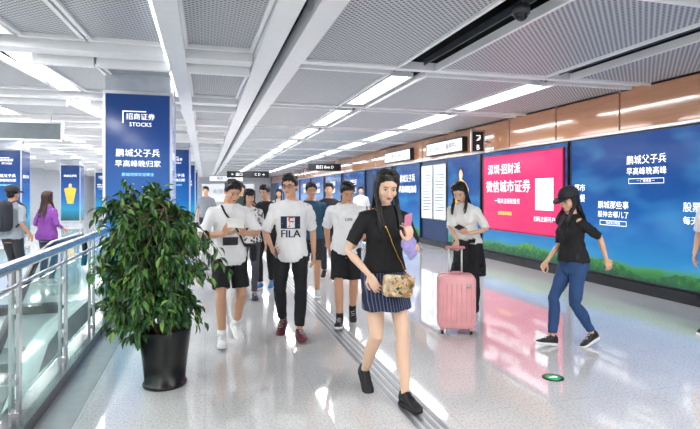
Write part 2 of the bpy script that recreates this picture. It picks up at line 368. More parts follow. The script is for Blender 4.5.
def hang(label,x,y,w,z0,z1,m,texts):
    t=board('hanging_sign',label,'sign',(x,y,0),0,w,z0,z1,m,steel if w<1.3 else dark,texts,th=.14)
    for q in (-w*.35,w*.35):
        bm=nb(); tube(bm,[(q,-.07,z1),(q,-.07,CZ+.6)],.012,8); put('hanger',bm,steel,t)
hang('grey hanging sign seen over the balustrade at left edge of photo',at(25,9.2).x,at(25,9.2).y,1.25,2.42,2.76,mat('sign_grey','#6d777c',.4),[])
hang('long black hanging direction sign far down the corridor',2.6,33,2.6,2.45,2.85,dark,[('← 出口',.22,-.7,2.65),('C D →',.22,.7,2.65)])
hang('black hanging direction sign above the people in mid corridor, near right wall',5.2,23,1.5,2.5,2.82,dark,[('出口 Exit D',.17,0,2.66)])
hang('small lit white hanging sign farthest down the corridor',1.6,42,2.6,2.4,2.85,whiteboard,[('换乘 Transfer',.25,0,2.62,ink)])

# ---------------------------------------------------------------- columns
clad=mat('column_clad','#cdd5dd',.25,.3)
def column(x,y,lb,fig=False,w=.8):
    t=empty('column',lb,'column',(x,y,0))
    h=w/2
    bm=nb(); box(bm,-h,h,-h,h,0,CZ+.6); put('cladding',bm,clad,t,False)
    bm=nb(); box(bm,-h-.02,h+.02,-h-.02,h+.02,.2,2.8); put('advert_wrap',bm,bluec,t,False)
    for sx in (-1,1):
        for sy in (-1,1):
            bm=nb(); box(bm,sx*(h+.012)-.016,sx*(h+.012)+.016,sy*(h+.012)-.016,sy*(h+.012)+.016,.201,2.799); put('edge_trim',bm,steel,t,False)
    for za,zb in ((2.8,2.84),(.12,.2)):
        bm=nb(); box(bm,-h-.03,h+.03,-h-.03,h+.03,za,zb); put('band',bm,steel,t,False)
    yv=-h-.026
    if fig:
        bm=nb(); ell(bm,(0,yv,1.85),(.07,.004,.09)); put('printed_face',bm,MC['print_skin'],t)
        bm=nb(); loft(bm,[[V((a*w_,yv-.003,z)) for a in (-1,1)]+[V((a*w_,yv+.003,z)) for a in (1,-1)] for z,w_ in ((1.0,.12),(1.4,.2),(1.7,.26),(1.77,.05))]); put('printed_shirt',bm,MC['print_yellow'],t,False)
        text('鹏城父子兵',.11,0,yv,2.3,whitetxt,t)
        return t
    text('招商证券',.09,.03,yv,2.50,whitetxt,t); text('STOCKS',.075,.03,yv,2.40,whitetxt,t)
    bm=nb(); vs=[(-.19,2.42),(-.19,2.58),(.1,2.58),(.1,2.568),(-.178,2.568),(-.178,2.42)]
    vv=[bm.verts.new((a,yv,b)) for a,b in vs]; bm.faces.new((vv[0],vv[1],vv[4],vv[5])); bm.faces.new((vv[1],vv[2],vv[3],vv[4])); put('logo_line',bm,whitetxt,t)
    text('鹏城父子兵',.11,0,yv,2.02,whitetxt,t); text('早高峰晚归家',.095,0,yv,1.88,whitetxt,t)
    text('鹏城地铁欢迎乘坐',.05,0,yv,1.74,cyan,t)
    me=text_mesh('鹏城父子兵',.11); me.transform(Matrix.Translation((h+.026,0,2.0))@Matrix.Rotation(R(90),4,'Z')@TX); link('lettering',me,whitetxt,t)
column(-.85,7.78,'square column wrapped in blue adverts behind the potted plant')
column(-.86,16.8,'blue advert column directly behind the one at the plant')
column(-.86,25.8,'blue advert column third along the row from the plant')
column(-.86,34.8,'blue advert column fourth along the row from the plant')
column(-5.85,18.5,'blue advert column at left edge of photo behind the backpacker')
column(-6.1,27.5,'distant blue advert column showing a small figure in yellow, left of the plant',True)
column(-6.3,36.5,'farthest blue advert column of the left hall')
board('advertisement_panel','wide blue light box on the far left wall','advertisement',(-9.89,22,0),R(90),6,.3,2.5,blue,dark,[('鹏城父子兵',.5,0,1.7)])
board('advertisement_panel','wide pale light box on the far end wall of the hall','advertisement',(2.2,Y1-.01,0),0,5,.6,2.4,whiteboard,steel,[('欢迎乘坐地铁',.5,0,1.6,MC['ink_blue'])])
board('advertisement_panel','blue light box on the end wall of the left hall','advertisement',(-6.5,Y1-.01,0),0,5,.5,2.5,bluec,dark,[('鹏城',.6,0,1.7)])

# ---------------------------------------------------------------- balustrade
gl=bpy.data.materials.new('glass'); gl.use_nodes=True; nt=gl.node_tree; b=nt.nodes['Principled BSDF']
nt.nodes.remove(b); tr=N(nt,'ShaderNodeBsdfTransparent'); tr.inputs[0].default_value=(.86,.94,.92,1); gs=N(nt,'ShaderNodeBsdfGlossy'); gs.inputs['Roughness'].default_value=.03
lw=N(nt,'ShaderNodeLayerWeight'); lw.inputs['Blend'].default_value=.5; pw=N(nt,'ShaderNodeMath',operation='POWER'); pw.inputs[1].default_value=4; ma=N(nt,'ShaderNodeMath',operation='MULTIPLY_ADD'); ma.inputs[1].default_value=.35; ma.inputs[2].default_value=.03
ms=N(nt,'ShaderNodeMixShader'); om=[n for n in nt.nodes if n.type=='OUTPUT_MATERIAL'][0]
nt.links.new(lw.outputs['Facing'],pw.inputs[0]); nt.links.new(pw.outputs[0],ma.inputs[0])
nt.links.new(ma.outputs[0],ms.inputs[0]); nt.links.new(tr.outputs[0],ms.inputs[1]); nt.links.new(gs.outputs[0],ms.inputs[2]); nt.links.new(ms.outputs[0],om.inputs[0])
rail=mat('rail_steel','#c3c5c8',.27,.95,var=.02)
t=empty('glass_railing','stainless steel railing with glass panels on the dark kerb at left','railing',(-1.16,0,.09))
bm=nb(); tube(bm,[(0,-4.8,.95),(0,7.2,.95)],.037,16); put('handrail',bm,rail,t)
bm=nb(); tube(bm,[(0,-4.8,.82),(0,7.2,.82)],.013,10); put('lower_rail',bm,rail,t)
ps=[-4.3+1.15*k for k in range(11)]
for p in ps:
    bm=nb(); box(bm,-.03,.03,p-.035,p+.035,0,.02); box(bm,-.03,-.012,p-.028,p+.028,.02,.92); box(bm,.012,.03,p-.028,p+.028,.02,.92)
    for zz in (.2,.65): box(bm,-.02,.02,p-.055,p+.055,zz,zz+.04)
    put('post',bm,rail,t,False)
for a,b_ in zip(ps,ps[1:]):
    bm=nb(); box(bm,-.005,.005,a+.04,b_-.04,.06,.79); put('glass_panel',bm,gl,t,False)
t=empty('glass_railing','short railing crossing behind the escalator opening, below the purple shirt','railing',(-2.6,7.4,.09))
bm=nb(); tube(bm,[(-1.4,0,.95),(-.55,0,.95)],.03,16); put('handrail',bm,rail,t)
for p in (-1.38,-.58):
    bm=nb(); box(bm,p-.02,p+.02,-.02,.02,0,.93); put('post',bm,rail,t,False)
bm=nb(); box(bm,-1.34,-.62,-.006,.006,.06,.85); put('glass_panel',bm,gl,t,False)
t=empty('escalator','escalator with black handrails and glass sides in the opening behind the railing','escalator',(-2.15,7.25,0))
P=[(.25,.55),(.33,.75),(.25,.92),(.05,.97),(-1.2,.97),(-1.7,.90)]
for k in range(1,9): P.append((-1.7-.7*k,.90-.42*k))
for sx in (-.62,.62):
    bm=nb(); tube(bm,[(sx,y,z) for y,z in P],.035,12); put('handrail',bm,black,t)
    def strip(z_lo,z_hi,wd_):
        bm=nb(); Q=P[3:]
        rg=[[V((sx-wd_,y,z+z_lo)),V((sx+wd_,y,z+z_lo)),V((sx+wd_,y,z+z_hi)),V((sx-wd_,y,z+z_hi))] for y,z in Q]; loft(bm,rg); return bm
    put('glass_side',strip(-.85,-.04,.008),gl,t,False)
    put('skirt_panel',strip(-1.25,-.84,.09),mat('brushed','#c8ccd0',.4,.3),t,False)
bm=nb(); box(bm,-.5,.5,-1.5,.0,-.05,0.0); put('landing_plate',bm,mat('landing','#a0a4a9',.35,.4),t,False)
for k in range(14):
    bm=nb(); y0=-1.5-.36*k; z=-.03-.21*k
    box(bm,-.5,.5,y0-.36,y0,z-.21,z-.02)
    put('step',bm,mat('step_metal','#7d8085',.4,.3),t,False)

# ---------------------------------------------------------------- small fittings
t=empty('security_camera','black dome camera hanging under the dark ceiling slot at top of photo','camera',at(521,4.45,2.98))
bm=nb(); cyl(bm,(0,0,.05),.075,.07,24); put('housing',bm,mat('cam_white','#3a3d41',.3),t)
bm=nb(); ell(bm,(0,0,.05),(.06,.06,.06)); put('dome',bm,black,t)
bm=nb(); tube(bm,[(0,0,.11),(0,0,.73)],.012,8); put('stem',bm,dark,t)
t=empty('floor_sign','round green and black exit marker set in the floor below the capped woman','floor marker',at(553,4.22,.0))
bm=nb(); cyl(bm,(0,0,.0),.085,.004,32); put('rim',bm,mat('mk_black','#15201b',.3),t)
bm=nb(); cyl(bm,(0,0,.004),.062,.002,32); put('disc',bm,mat('mk_green','#17a05a',.3,em=.4),t)
bm=nb(); loft(bm,[[V((x,y,z)) for x,y in ((-.035,-.01),(.012,-.01),(.012,-.028),(.045,0),(.012,.028),(.012,.01),(-.035,.01))] for z in (.006,.0075)]); put('arrow',bm,mat('mk_white','#f5f5f5',.4,em=.4),t,False)

# ---------------------------------------------------------------- potted plant
pl=at(165,4.08); t=empty('potted_plant','large leafy green ficus in a tall black pot beside the railing','plant',pl)
bm=nb(); rr=[]
for z,r in ((.0,.160),(.012,.168),(.03,.162),(.035,.150),(.2,.168),(.38,.190),(.43,.197),(.437,.195),(.437,.184),(.39,.175),(.388,.01)):
    rr.append([V((r*math.cos(2*math.pi*k/40),r*math.sin(2*math.pi*k/40),z+.002)) for k in range(40)])
loft(bm,rr); put('pot',bm,mat('pot_black','#0a0a0b',.28,var=.1),t)
bm=nb(); cyl(bm,(0,0,.395),.172,.012,30); put('soil',bm,mat('soil','#3a2a1e',.95,bump=.6,scale=60),t)
bark=mat('bark','#6a5a48',.8,bump=.4,scale=30)
rnd=random.Random(5)
trunks=[]
tb=nb()
for k in range(4):
    a=k*1.7+.4; p=[V((.05*math.cos(a),.05*math.sin(a),.38))]
    for j in range(1,8):
        q=j/7; p.append(V((.05*math.cos(a)+(.2*q)*math.cos(a)*.8+rnd.uniform(-.02,.02)-.13*q,(.05+.16*q)*math.sin(a)+rnd.uniform(-.02,.02),.38+q*1.02)))
    tube(tb,p,[.018-.012*j/7 for j in range(8)],7); trunks.append(p)
lf=nb(); cl=lf.loops.layers.float_color.new('tint')
def leaf(p,d,Ln,w):
    d=d.normalized(); side=d.cross(V((0,0,1)))
    if side.length<.1: side=V((1,0,0))
    side.normalize(); side=(Matrix.Rotation(rnd.uniform(-.9,.9),3,d)@side); up=side.cross(d)
    if up.z<0: up=-up
    a=p; b1=p+d*Ln*.38+side*w*.5+up*.006; b2=p+d*Ln*.38-side*w*.5+up*.006; m=p+d*Ln*.4-up*.003; c1=p+d*Ln*.72+side*w*.34-up*.004; c2=p+d*Ln*.72-side*w*.34-up*.004
    m2=p+d*Ln*.72-up*.012; e=p+d*Ln-up*.03
    vs=[lf.verts.new(x) for x in (a,b1,b2,m,c1,c2,m2,e)]
    tn=rnd.random(); g=(tn,tn,tn,1)
    for f in ((0,1,3),(0,3,2),(1,4,6,3),(3,6,5,2),(4,7,6),(6,7,5)):
        fc=lf.faces.new([vs[i] for i in f])
        for l in fc.loops: l[cl]=g
rx=Matrix.Rotation(-TH,3,'Z')
for k in range(275):
    p0t=rnd.choice(trunks); j=rnd.uniform(.9,7); i=int(min(j,6)); 
    ph=rnd.uniform(0,2*math.pi); cz=rnd.uniform(-1,1)
    if k>=235: cz=rnd.uniform(-1,-.45); j=rnd.uniform(.8,2.5); i=int(j)
    p0=p0t[i].lerp(p0t[i+1],min(1,j-i))
    hh=(cz+1)/2; prof=(.42+1.12*hh) if hh<.45 else (.94-.72*max(0,(hh-.45)/.55)**2.6)
    prof=max(.1,min(.94,prof))
    lob=.80+.66*noise.noise(V((math.cos(ph)*1.6,math.sin(ph)*1.6,cz*2+4)))
    rad=.60*prof*lob*(.70+.30*rnd.random()**.5)
    end=rx@V((rad*math.cos(ph)-.17*min(1,.4+hh),rad*math.sin(ph)*.9,.40+1.16*hh+.06*rnd.random()))
    if hh<.55: end.z-=.10*rnd.random()
    if end.z<.5 and (end.x**2+end.y**2)<.2**2: end.z=.5
    mid=p0.lerp(end,.5)+V((0,0,.15)); pts=[]
    for q in range(7):
        s=q/6; pts.append(p0*(1-s)**2+mid*2*s*(1-s)+end*s*s)
    tube(tb,pts,[.005-.0035*q/6 for q in range(7)],4)
    for q in range(15):
        s=rnd.uniform(.34,1.03); c=p0*(1-s)**2+mid*2*s*(1-s)+end*s*s; dr=(end-p0).normalized()
        dd=dr*.4+V((rnd.uniform(-1,1),rnd.uniform(-1,1),rnd.uniform(-1.8,.1)))*.8
        leaf(c+V((rnd.uniform(-.02,.02),rnd.uniform(-.02,.02),rnd.uniform(-.02,.02))),dd,rnd.uniform(.07,.108),rnd.uniform(.030,.041))
put('trunk',tb,bark,t)
lm_=mat('leaf','#2c5a22',.34,var=.1,scale=20,spec=.5); nt=lm_.node_tree; at_=N(nt,'ShaderNodeAttribute'); at_.attribute_name='tint'; rp=N(nt,'ShaderNodeValToRGB'); cr=rp.color_ramp
cr.elements[0].color=col('#153619'); cr.elements[1].color=col('#86a54b'); e=cr.elements.new(.5); e.color=col('#2c5e29'); e=cr.elements.new(.84); e.color=col('#4d7d34')
nt.links.new(at_.outputs['Color'],rp.inputs['Fac']); nt.links.new(rp.outputs['Color'],nt.nodes['Principled BSDF'].inputs['Base Color'])
put('foliage',lf,lm_,t,False,recalc=False)

# ================================================================ people
TM=[(.78,.12,.09,0),(.84,.148,.11,0),(.92,.156,.112,.005),(1.0,.143,.102,0),(1.08,.134,.094,-.005),(1.16,.141,.099,-.008),(1.25,.158,.110,-.008),(1.33,.166,.104,0),(1.385,.150,.086,.006),(1.425,.095,.064,.012),(1.46,.055,.053,.012)]
TF=[(.78,.12,.09,0),(.84,.155,.112,.005),(.92,.163,.118,.01),(1.0,.14,.102,.002),(1.08,.118,.088,-.005),(1.16,.124,.092,-.008),(1.24,.138,.108,-.014),(1.31,.142,.096,-.004),(1.37,.132,.078,.004),(1.41,.08,.058,.01),(1.45,.048,.048,.012)]
def interp(T,z):
    if z<=T[0][0]: return T[0][1:]
    for a,b in zip(T,T[1:]):
        if z<=b[0]:
            q=(z-a[0])/(b[0]-a[0]); return tuple(a[i]+(b[i]-a[i])*q for i in (1,2,3))
    return T[-1][1:]
def ik(a,b,l1,l2,hint):
    d=b-a; L=min(max(d.length,.1),(l1+l2)*.998); u=d.normalized(); b=a+u*L
    x=(l1*l1-l2*l2+L*L)/(2*L); h=math.sqrt(max(0,l1*l1-x*x)); hp=V(hint)-u*V(hint).dot(u); hp.normalize()
    return a+u*x+hp*h,b
def path_at(pts,L):
    out=[pts[0]]
    for a,b in zip(pts,pts[1:]):
        d=(b-a).length
        if L<=d: out.append(a.lerp(b,L/d)); return out
        out.append(b); L-=d
    return out
def foldf(amp,f,seed):
    def g(p):
        return amp*(noise.noise(V((p.x*f+seed,p.y*f,p.z*f*.55)))+.5*noise.noise(V((p.x*f*2.3,p.y*f*2.3+seed,p.z*f*1.6+p.x*9))))
    return g
cnt=[0]
def person(label,px,d,H,a,sp,group=None):
    cnt[0]+=1; seed=cnt[0]*3.7
    loc=at(px,d); rzz=R(a)-TH; s=H/1.70
    root=empty('person',label,'person',loc,rzz,group)
    W=Matrix.Translation(loc)@Matrix.Rotation(rzz,4,'Z')
    g=sp.get; fem=g('sex','M')=='F'; T=TF if fem else TM; det=g('det',1); vox=g('vox',.007)
    lf_,lx=g('lean',(0.03,0)); pz=g('pz',-.008); yp=R(g('yawp',0)); yc=R(g('yawc',0))
    def cen(z):
        q=max(0,z-.92); return V((lx*q,-lf_*q,z+pz))
    def yaw(z): q=min(1,max(0,(z-.92)/.4)); return yp*(1-q)+yc*q
    def tp(x,y,z): return cen(z)+Matrix.Rotation(yaw(z),3,'Z')@V((x,y,0))
    def rings(z0,z1,off,n=32,nz=14,flare=0,ex=2.35):
        out=[]
        for k in range(nz+1):
            z=z0+(z1-z0)*k/nz; rx,ry,cy=interp(T,z); f=flare*max(0,1-(z-z0)/.25); o_=off+f
            if z>1.36: o_=off*.55
            q=[]
            for i in range(n):
                t_=2*math.pi*i/n; c_,s_=math.cos(t_),math.sin(t_)
                q.append(tp((rx+o_)*math.copysign(abs(c_)**(2/ex),c_),(ry+o_)*math.copysign(abs(s_)**(2/ex),s_)+cy,z))
            out.append(q)
        return out
    sw=.148 if fem else .166; hw=.085 if fem else .088
    sh={ 'L':tp(sw,.005,1.355),'R':tp(-sw,.005,1.355)}
    hip={'L':tp(hw,0,.90),'R':tp(-hw,0,.90)}
    feet=g('feet',{'L':(.1,0,8,0),'R':(-.1,0,-8,0)})
    ank={};FM={};kn={}
    for k in 'LR':
        x,y,fy,fp=feet[k]
        M=Matrix.Translation((x,y,0))@Matrix.Rotation(R(fy),4,'Z')
        if fp>0: M=M@Matrix.Translation((0,-.12,0))@Matrix.Rotation(R(fp),4,'X')@Matrix.Translation((0,.12,0))
        elif fp<0: M=M@Matrix.Translation((0,.06,0))@Matrix.Rotation(R(fp),4,'X')@Matrix.Translation((0,-.06,0))
        FM[k]=M; tgt=M@V((0,0.01,.09))
        kn[k],ank[k]=ik(hip[k],tgt,.413,.405,V((math.sin(R(fy)),-1,0)))
        ank[k]=tgt
    el={};wr={};HF={}
    for k in 'LR':
        sg=1 if k=='L' else -1
        A=g('arms',{}).get(k,{})
        w=V(A.get('w',(sg*.25,-.03,.86))); hint=A.get('hint',(sg*.3,1,0))
        el[k],wr[k]=ik(sh[k],w,.275,.245,hint)
        fd=(wr[k]-el[k]).normalized()
        hd=V(A['hd']).normalized() if 'hd' in A else fd
        hn=V(A.get('hn',(-sg,.2,0)))
        hn=(hn-hd*hn.dot(hd)).normalized()
        HF[k]=(wr[k],hd,hn,A.get('curl',18))
    hy,hp,hr=[R(q) for q in g('head',(0,0,0))]
    piv=tp(0,.012,1.455); HR=Matrix.Rotation(hy,4,'Z')@Matrix.Rotation(hp,4,'X')@Matrix.Rotation(hr,4,'Y')
    hs=g('hs',1.0)
    HM=Matrix.Translation(piv)@HR@Matrix.Translation((0,-.018,.132*hs))@Matrix.Scale(hs,4)
    bm=nb()
    loft(bm,rings(.79,1.455,-.008))
    if fem:
        for q in (-1,1): ell(bm,tp(q*.062,-.085,1.235),(.052,.042,.052))
    nr=.045 if fem else .054
    tube(bm,[tp(0,.012,1.40),piv+V((0,0,.01)),HM@V((0,.022,-.05))],[nr*1.15,nr,nr*.97],16,True)
    E=lambda c,r: ell(bm,c,r,HM,24,16)
    E((0,.014,.028),(.074,.092,.086)); E((0,-.016,-.022),(.064,.066,.078)); E((0,-.034,-.072),(.045 if fem else .05,.044,.036)); E((0,-.064,-.092),(.018,.016,.016))
    for q in (-1,1): E((q*.036,-.052,-.03),(.026,.026,.028)); E((q*.076,.008,-.008),(.009,.018,.030))
    E((0,-.066,.026),(.046,.018,.014))
    tube(bm,[HM@V((0,-.078,.008)),HM@V((0,-.092,-.018)),HM@V((0,-.099,-.034))],[.008,.009,.0125],10,True)
    for q in (-1,1): E((q*.012,-.088,-.037),(.009,.010,.008))
    E((0,-.077,-.06),(.024,.014,.012))
    lk=.84 if (g('bottom') or [''])[0]=='pants' else 1.0
    for k in 'LR':
        a0,a1,a2,a3=(.040,.034,.029,.020) if fem else (.048,.039,.034,.025)
        mu=sh[k].lerp(el[k],.45); mf=el[k].lerp(wr[k],.3)
        tube(bm,[sh[k],mu,el[k],mf,wr[k]],[a0,a1+.003,a2,a2+.002,a3],16,True)
        b0,b1,b2,b3,b4=(.083,.066,.048,.052,.032) if fem else (.084,.068,.051,.054,.036)
        mt=hip[k].lerp(kn[k],.5); mc=kn[k].lerp(ank[k],.32)+V((0,.014,0)); ml=kn[k].lerp(ank[k],.72)
        tube(bm,[hip[k]+V((0,0,-.01)),mt,kn[k],mc,ml,ank[k]],[b0*lk,b1*lk,b2*lk,b3*lk,(b4+.008)*lk,b4*lk],18,True)
        ft=FM[k]; tube(bm,[ft@V((0,.03,.04)),ft@V((0,-.05,.035)),ft@V((0,-.12,.03))],[.022,.022,.018],10,True)
    me=solid(bm,vox,4)
    hb=nb()
    for k in 'LR':
        w,hd,hn,cu=HF[k]; sg=1 if k=='L' else -1
        lat=hd.cross(hn).normalized()
        if A_thumb(lat,sg,hd,hn): lat=-lat
        z_=.92 if fem else 1.03
        f=el[k]-w; tube(hb,[w+f.normalized()*.03,w,w+hd*.02*z_],[.021 if fem else .026,.020 if fem else .0245,.02*z_],12,True)
        for i in range(4):
            off=(1.5-i)*.0195*z_
            kb=w+hd*(.088-.004*abs(i-1))*z_+lat*off
            tube(hb,[w+hd*.012*z_+lat*off*.55,w+hd*.05*z_+lat*off*.85+hn*.001,kb],[.014*z_,.0135*z_,.0108*z_],10,True)
            ln=(.92,1.0,.95,.76)[i]*z_; p=kb; dd=hd+lat*(.07*(1.5-i)/1.5); dd.normalize(); pts=[p]; 
            for seg,c_ in ((.042,1.0),(.027,1.25),(.022,.9)):
                dd=(Matrix.Rotation(R(cu*c_),3,hd.cross(hn))@dd)
                p=p+dd*seg*ln; pts.append(p)
            tube(hb,pts,[.0092*z_,.0084*z_,.0078*z_,.0068*z_],10,True)
        tb_=w+hd*.02*z_+lat*.022*z_; t1=tb_+(hd*.55+lat*.75+hn*.25).normalized()*.042*z_; t2=t1+(hd*.85+lat*.3+hn*.4).normalized()*.032*z_; t3=t2+(hd*.95+hn*.35).normalized()*.026*z_
        tube(hb,[tb_,t1,t2,t3],[.014*z_,.0115*z_,.0098*z_,.0082*z_],10,True)
    mh=solid(hb,g('hvox',.004),2)
    join_meshes(me,mh); me.transform(Matrix.Scale(s,4))
    skin=mat('skin_'+g('skin','#e3b596'),g('skin','#e3b596'),.5,var=.04,scale=4)
    link('body',me,skin,root)
    if det:
        for q in (-1,1):
            eb=nb(); ell(eb,(q*.031,-.0725,.0),(.0145,.009,.0062),HM,14,8); eo=put('eye',eb,mat('eye_white','#e8e2dc',.3),root,s=s)
            ib=nb(); ell(ib,(q*.031,-.0785,-.0005),(.0065,.0045,.0055),HM,12,8); put('iris',ib,mat('iris','#17100d',.2),eo,s=s)
            wb=nb(); tube(wb,[HM@V((q*.015,-.083,.018)),HM@V((q*.032,-.083,.022)),HM@V((q*.048,-.072,.018))],[.002,.0028,.0014],8,True); put('eyebrow',wb,mat('brow','#2a1d18',.7),root,s=s)
            wb=nb(); tube(wb,[HM@V((q*.017,-.081,.002)),HM@V((q*.031,-.083,.007)),HM@V((q*.046,-.073,.003))],[.0012,.0017,.0012],6,True); put('eyelash',wb,mat('brow','#2a1d18',.7),eo,s=s)
        lb_=nb()
        ell(lb_,(0,-.0905,-.0575),(.019,.005,.0042),HM,14,8); ell(lb_,(0,-.0895,-.0645),(.016,.006,.005),HM,14,8)
        put('lips',lb_,mat('lips_F','#b8453f',.4) if fem else mat('lips_M','#b57a68',.5),root,s=s)
    ht=g('hair','short'); hm=mat('hair_'+g('hairc','#15110f'),g('hairc','#15110f'),.42,var=.35,scale=60)
    hb=nb(); E=lambda c,r: ell(hb,c,r,HM,24,16)
    hz=g('hvar',0)
    if ht!='none':
        E((0,.026,.045),(.082,.098,.083)); E((0,.055,-.015),(.066,.05,.06))
        if ht=='short':
            E((0,-.036,.092),(.064,.05,.034)); E(((.022 if hz%2 else -.02),-.060,.078),(.042,.024,.022)); 
            for q in (-1,1): E((q*.073,.008,.03),(.014,.044,.04))
            for k in range(34):
                aa=random.uniform(0,6.28); rr_=random.uniform(0,.075); c_=V((rr_*math.cos(aa),.01+rr_*1.2*math.sin(aa),.122-rr_*.4))
                tube(hb,[HM@(c_-V((0,0,.02))),HM@(c_+V((random.uniform(-.03,.03),random.uniform(-.04,.0),.013)))],[.014,.005],6,True)
        else:
            for q in (-1,1):
                E((q*.040,-.018,.088),(.042,.045,.028)); E((q*.074,.004,.03),(.013,.042,.055))
        if ht=='bangs':
            E((0,-.066,.05),(.055,.02,.03))
        hme=solid(hb,.006,2,s,foldf(.004 if ht=='short' else .001,38,seed) if det else None)
        hob=link('hair',hme,hm,root)
        if ht in ('long','bangs','longback'):
            sb=nb(); n_=78 if det else 40; ln=g('hairlen',.33)
            for i in range(n_):
                a_=R(28)+(R(332)-R(28))*i/(n_-1)
                dx,dy=math.sin(a_),-math.cos(a_)
                a2=max(R(64),min(R(296),a_)); ex_,ey_=math.sin(a2),-math.cos(a2)
                back=max(0,-math.cos(a_))
                j_=random.uniform(-.003,.003)
                cz_=.0 if not g('cap') else -.03
                p0=V((dx*.008,dy*.02-.005,.124+cz_)); pm=V((dx*.045,dy*.052+.008,.116+cz_*.8)); p1=V((dx*.5*.076+ex_*.5*.076+j_,(dy+ey_)*.5*.082+.018,.088+cz_*.5)); p2=V((ex_*(.083+j_),ey_*.09+.022,.03)); p3=V((ex_*(.080+j_),ey_*.085+.022,-.05))
                hp3=HM@p3; L2=ln*random.uniform(.88,1.05)
                out=V((hp3.x-piv.x,hp3.y-piv.y,0)); 
                if out.length>.001: out.normalize()
                frontness=1-back
                sgx=1 if dx>0 else -1
                t1=hp3+V((sgx*.002,.0,-.35*L2)); t2=hp3+V((sgx*.006,0,-L2))
                if frontness>.45: 
                    t1=V((t1.x,piv.y-.06,t1.z)); t2=V((t2.x*.98+random.uniform(-.01,.01),piv.y-.135+random.uniform(-.008,.008),t2.z))
                else: 
                    t1=V((t1.x,piv.y+.075,t1.z)); t2=V((t2.x+random.uniform(-.02,.02),piv.y+.125,t2.z))
                pts=[HM@p0,HM@pm,HM@p1,HM@p2,hp3,hp3.lerp(t1,.6)+out*.004,t1,t1.lerp(t2,.5)+out*.006,t2]
                tube(sb,pts,[.007,.010,.011,.011,.010,.010,.010,.009,.003],7,True)
            put('long_hair',sb,hm,root,s=s)
    if g('cap'):
        cm=mat('cap_cloth','#24262b',.75)
        cb=nb(); ell(cb,(0,.018,.052),(.100,.120,.102),HM,28,16)
        HI=HM.inverted()
        for v_ in cb.verts:
            q_=HI@v_.co
            if q_.z<.04: v_.co=HM@V((q_.x,q_.y,.04))
        cob=put('cap',cb,cm,root,s=s)
        cb=nb(); rg=[]
        for zz in (.040,.047):
            rg.append([HM@V((.088*math.sin(q_),-.055-.145*math.cos(q_),zz-.026*(math.cos(q_)**2))) for q_ in [R(-88+176*i/14) for i in range(15)]]+[HM@V((.0,-.03,zz))])
        loft(cb,rg); put('brim',cb,cm,cob,s=s)
    if g('glasses'):
        gb=nb()
        for q in (-1,1):
            pts=[HM@V((q*.033+.022*math.cos(t_),-.096+.008*abs(math.cos(t_)),.0+.017*math.sin(t_))) for t_ in [2*math.pi*i/20 for i in range(20)]]
            tube(gb,pts,.0017,6,closed=True)
            tube(gb,[HM@V((q*.055,-.09,.006)),HM@V((q*.078,-.06,.006)),HM@V((q*.083,.01,.004))],.0018,6)
        tube(gb,[HM@V((-.012,-.097,.004)),HM@V((.012,-.097,.004))],.0017,6)
        put('glasses',gb,black,root,s=s)
    tshirt=None
    tc=g('top')
    if tc:
        colr,frac,hem,off=tc[:4]
        tb=nb(); loft(tb,rings(hem,1.435,off,flare=g('tflare',.01)))
        if fem:
            for q in (-1,1): ell(tb,tp(q*.062,-.088,1.235),(.062,.052,.062))
        for k in 'LR':
            P_=path_at([sh[k],el[k],wr[k]],frac*.52)
            a0=.056 if fem else .063
            inn=tp(0,0,1.36); st_=sh[k].lerp(inn,.35)
            n_=len(P_); ext=[]
            for i in range(1,n_): ext.append(a0*(.97 if not fem else .9) if frac<.7 else a0*(.85-.2*i/n_))
            tube(tb,[st_]+P_,[a0*.95,a0]+ext,16)
        tm=mat('cloth_'+colr,colr,.8,var=.06,scale=6)
        me=solid(tb,g('cvox',.009),3,s,foldf(g('tfold',.018),11,seed) if det else None)
        tshirt=link(g('topname','t_shirt'),me,tm,root)
        if det:
            cb=nb(); pts=[]
            for i in range(24):
                q=2*math.pi*i/24; zc=1.432-.014*max(0,-math.sin(q)); rx,ry,cy=interp(T,zc); pts.append(tp((rx+.010)*math.cos(q),(ry+.012)*math.sin(q)+cy,zc))
            tube(cb,pts,.006,6,closed=True); put('collar',cb,tm,tshirt,s=s)
    bc=g('bottom')
    pob=None
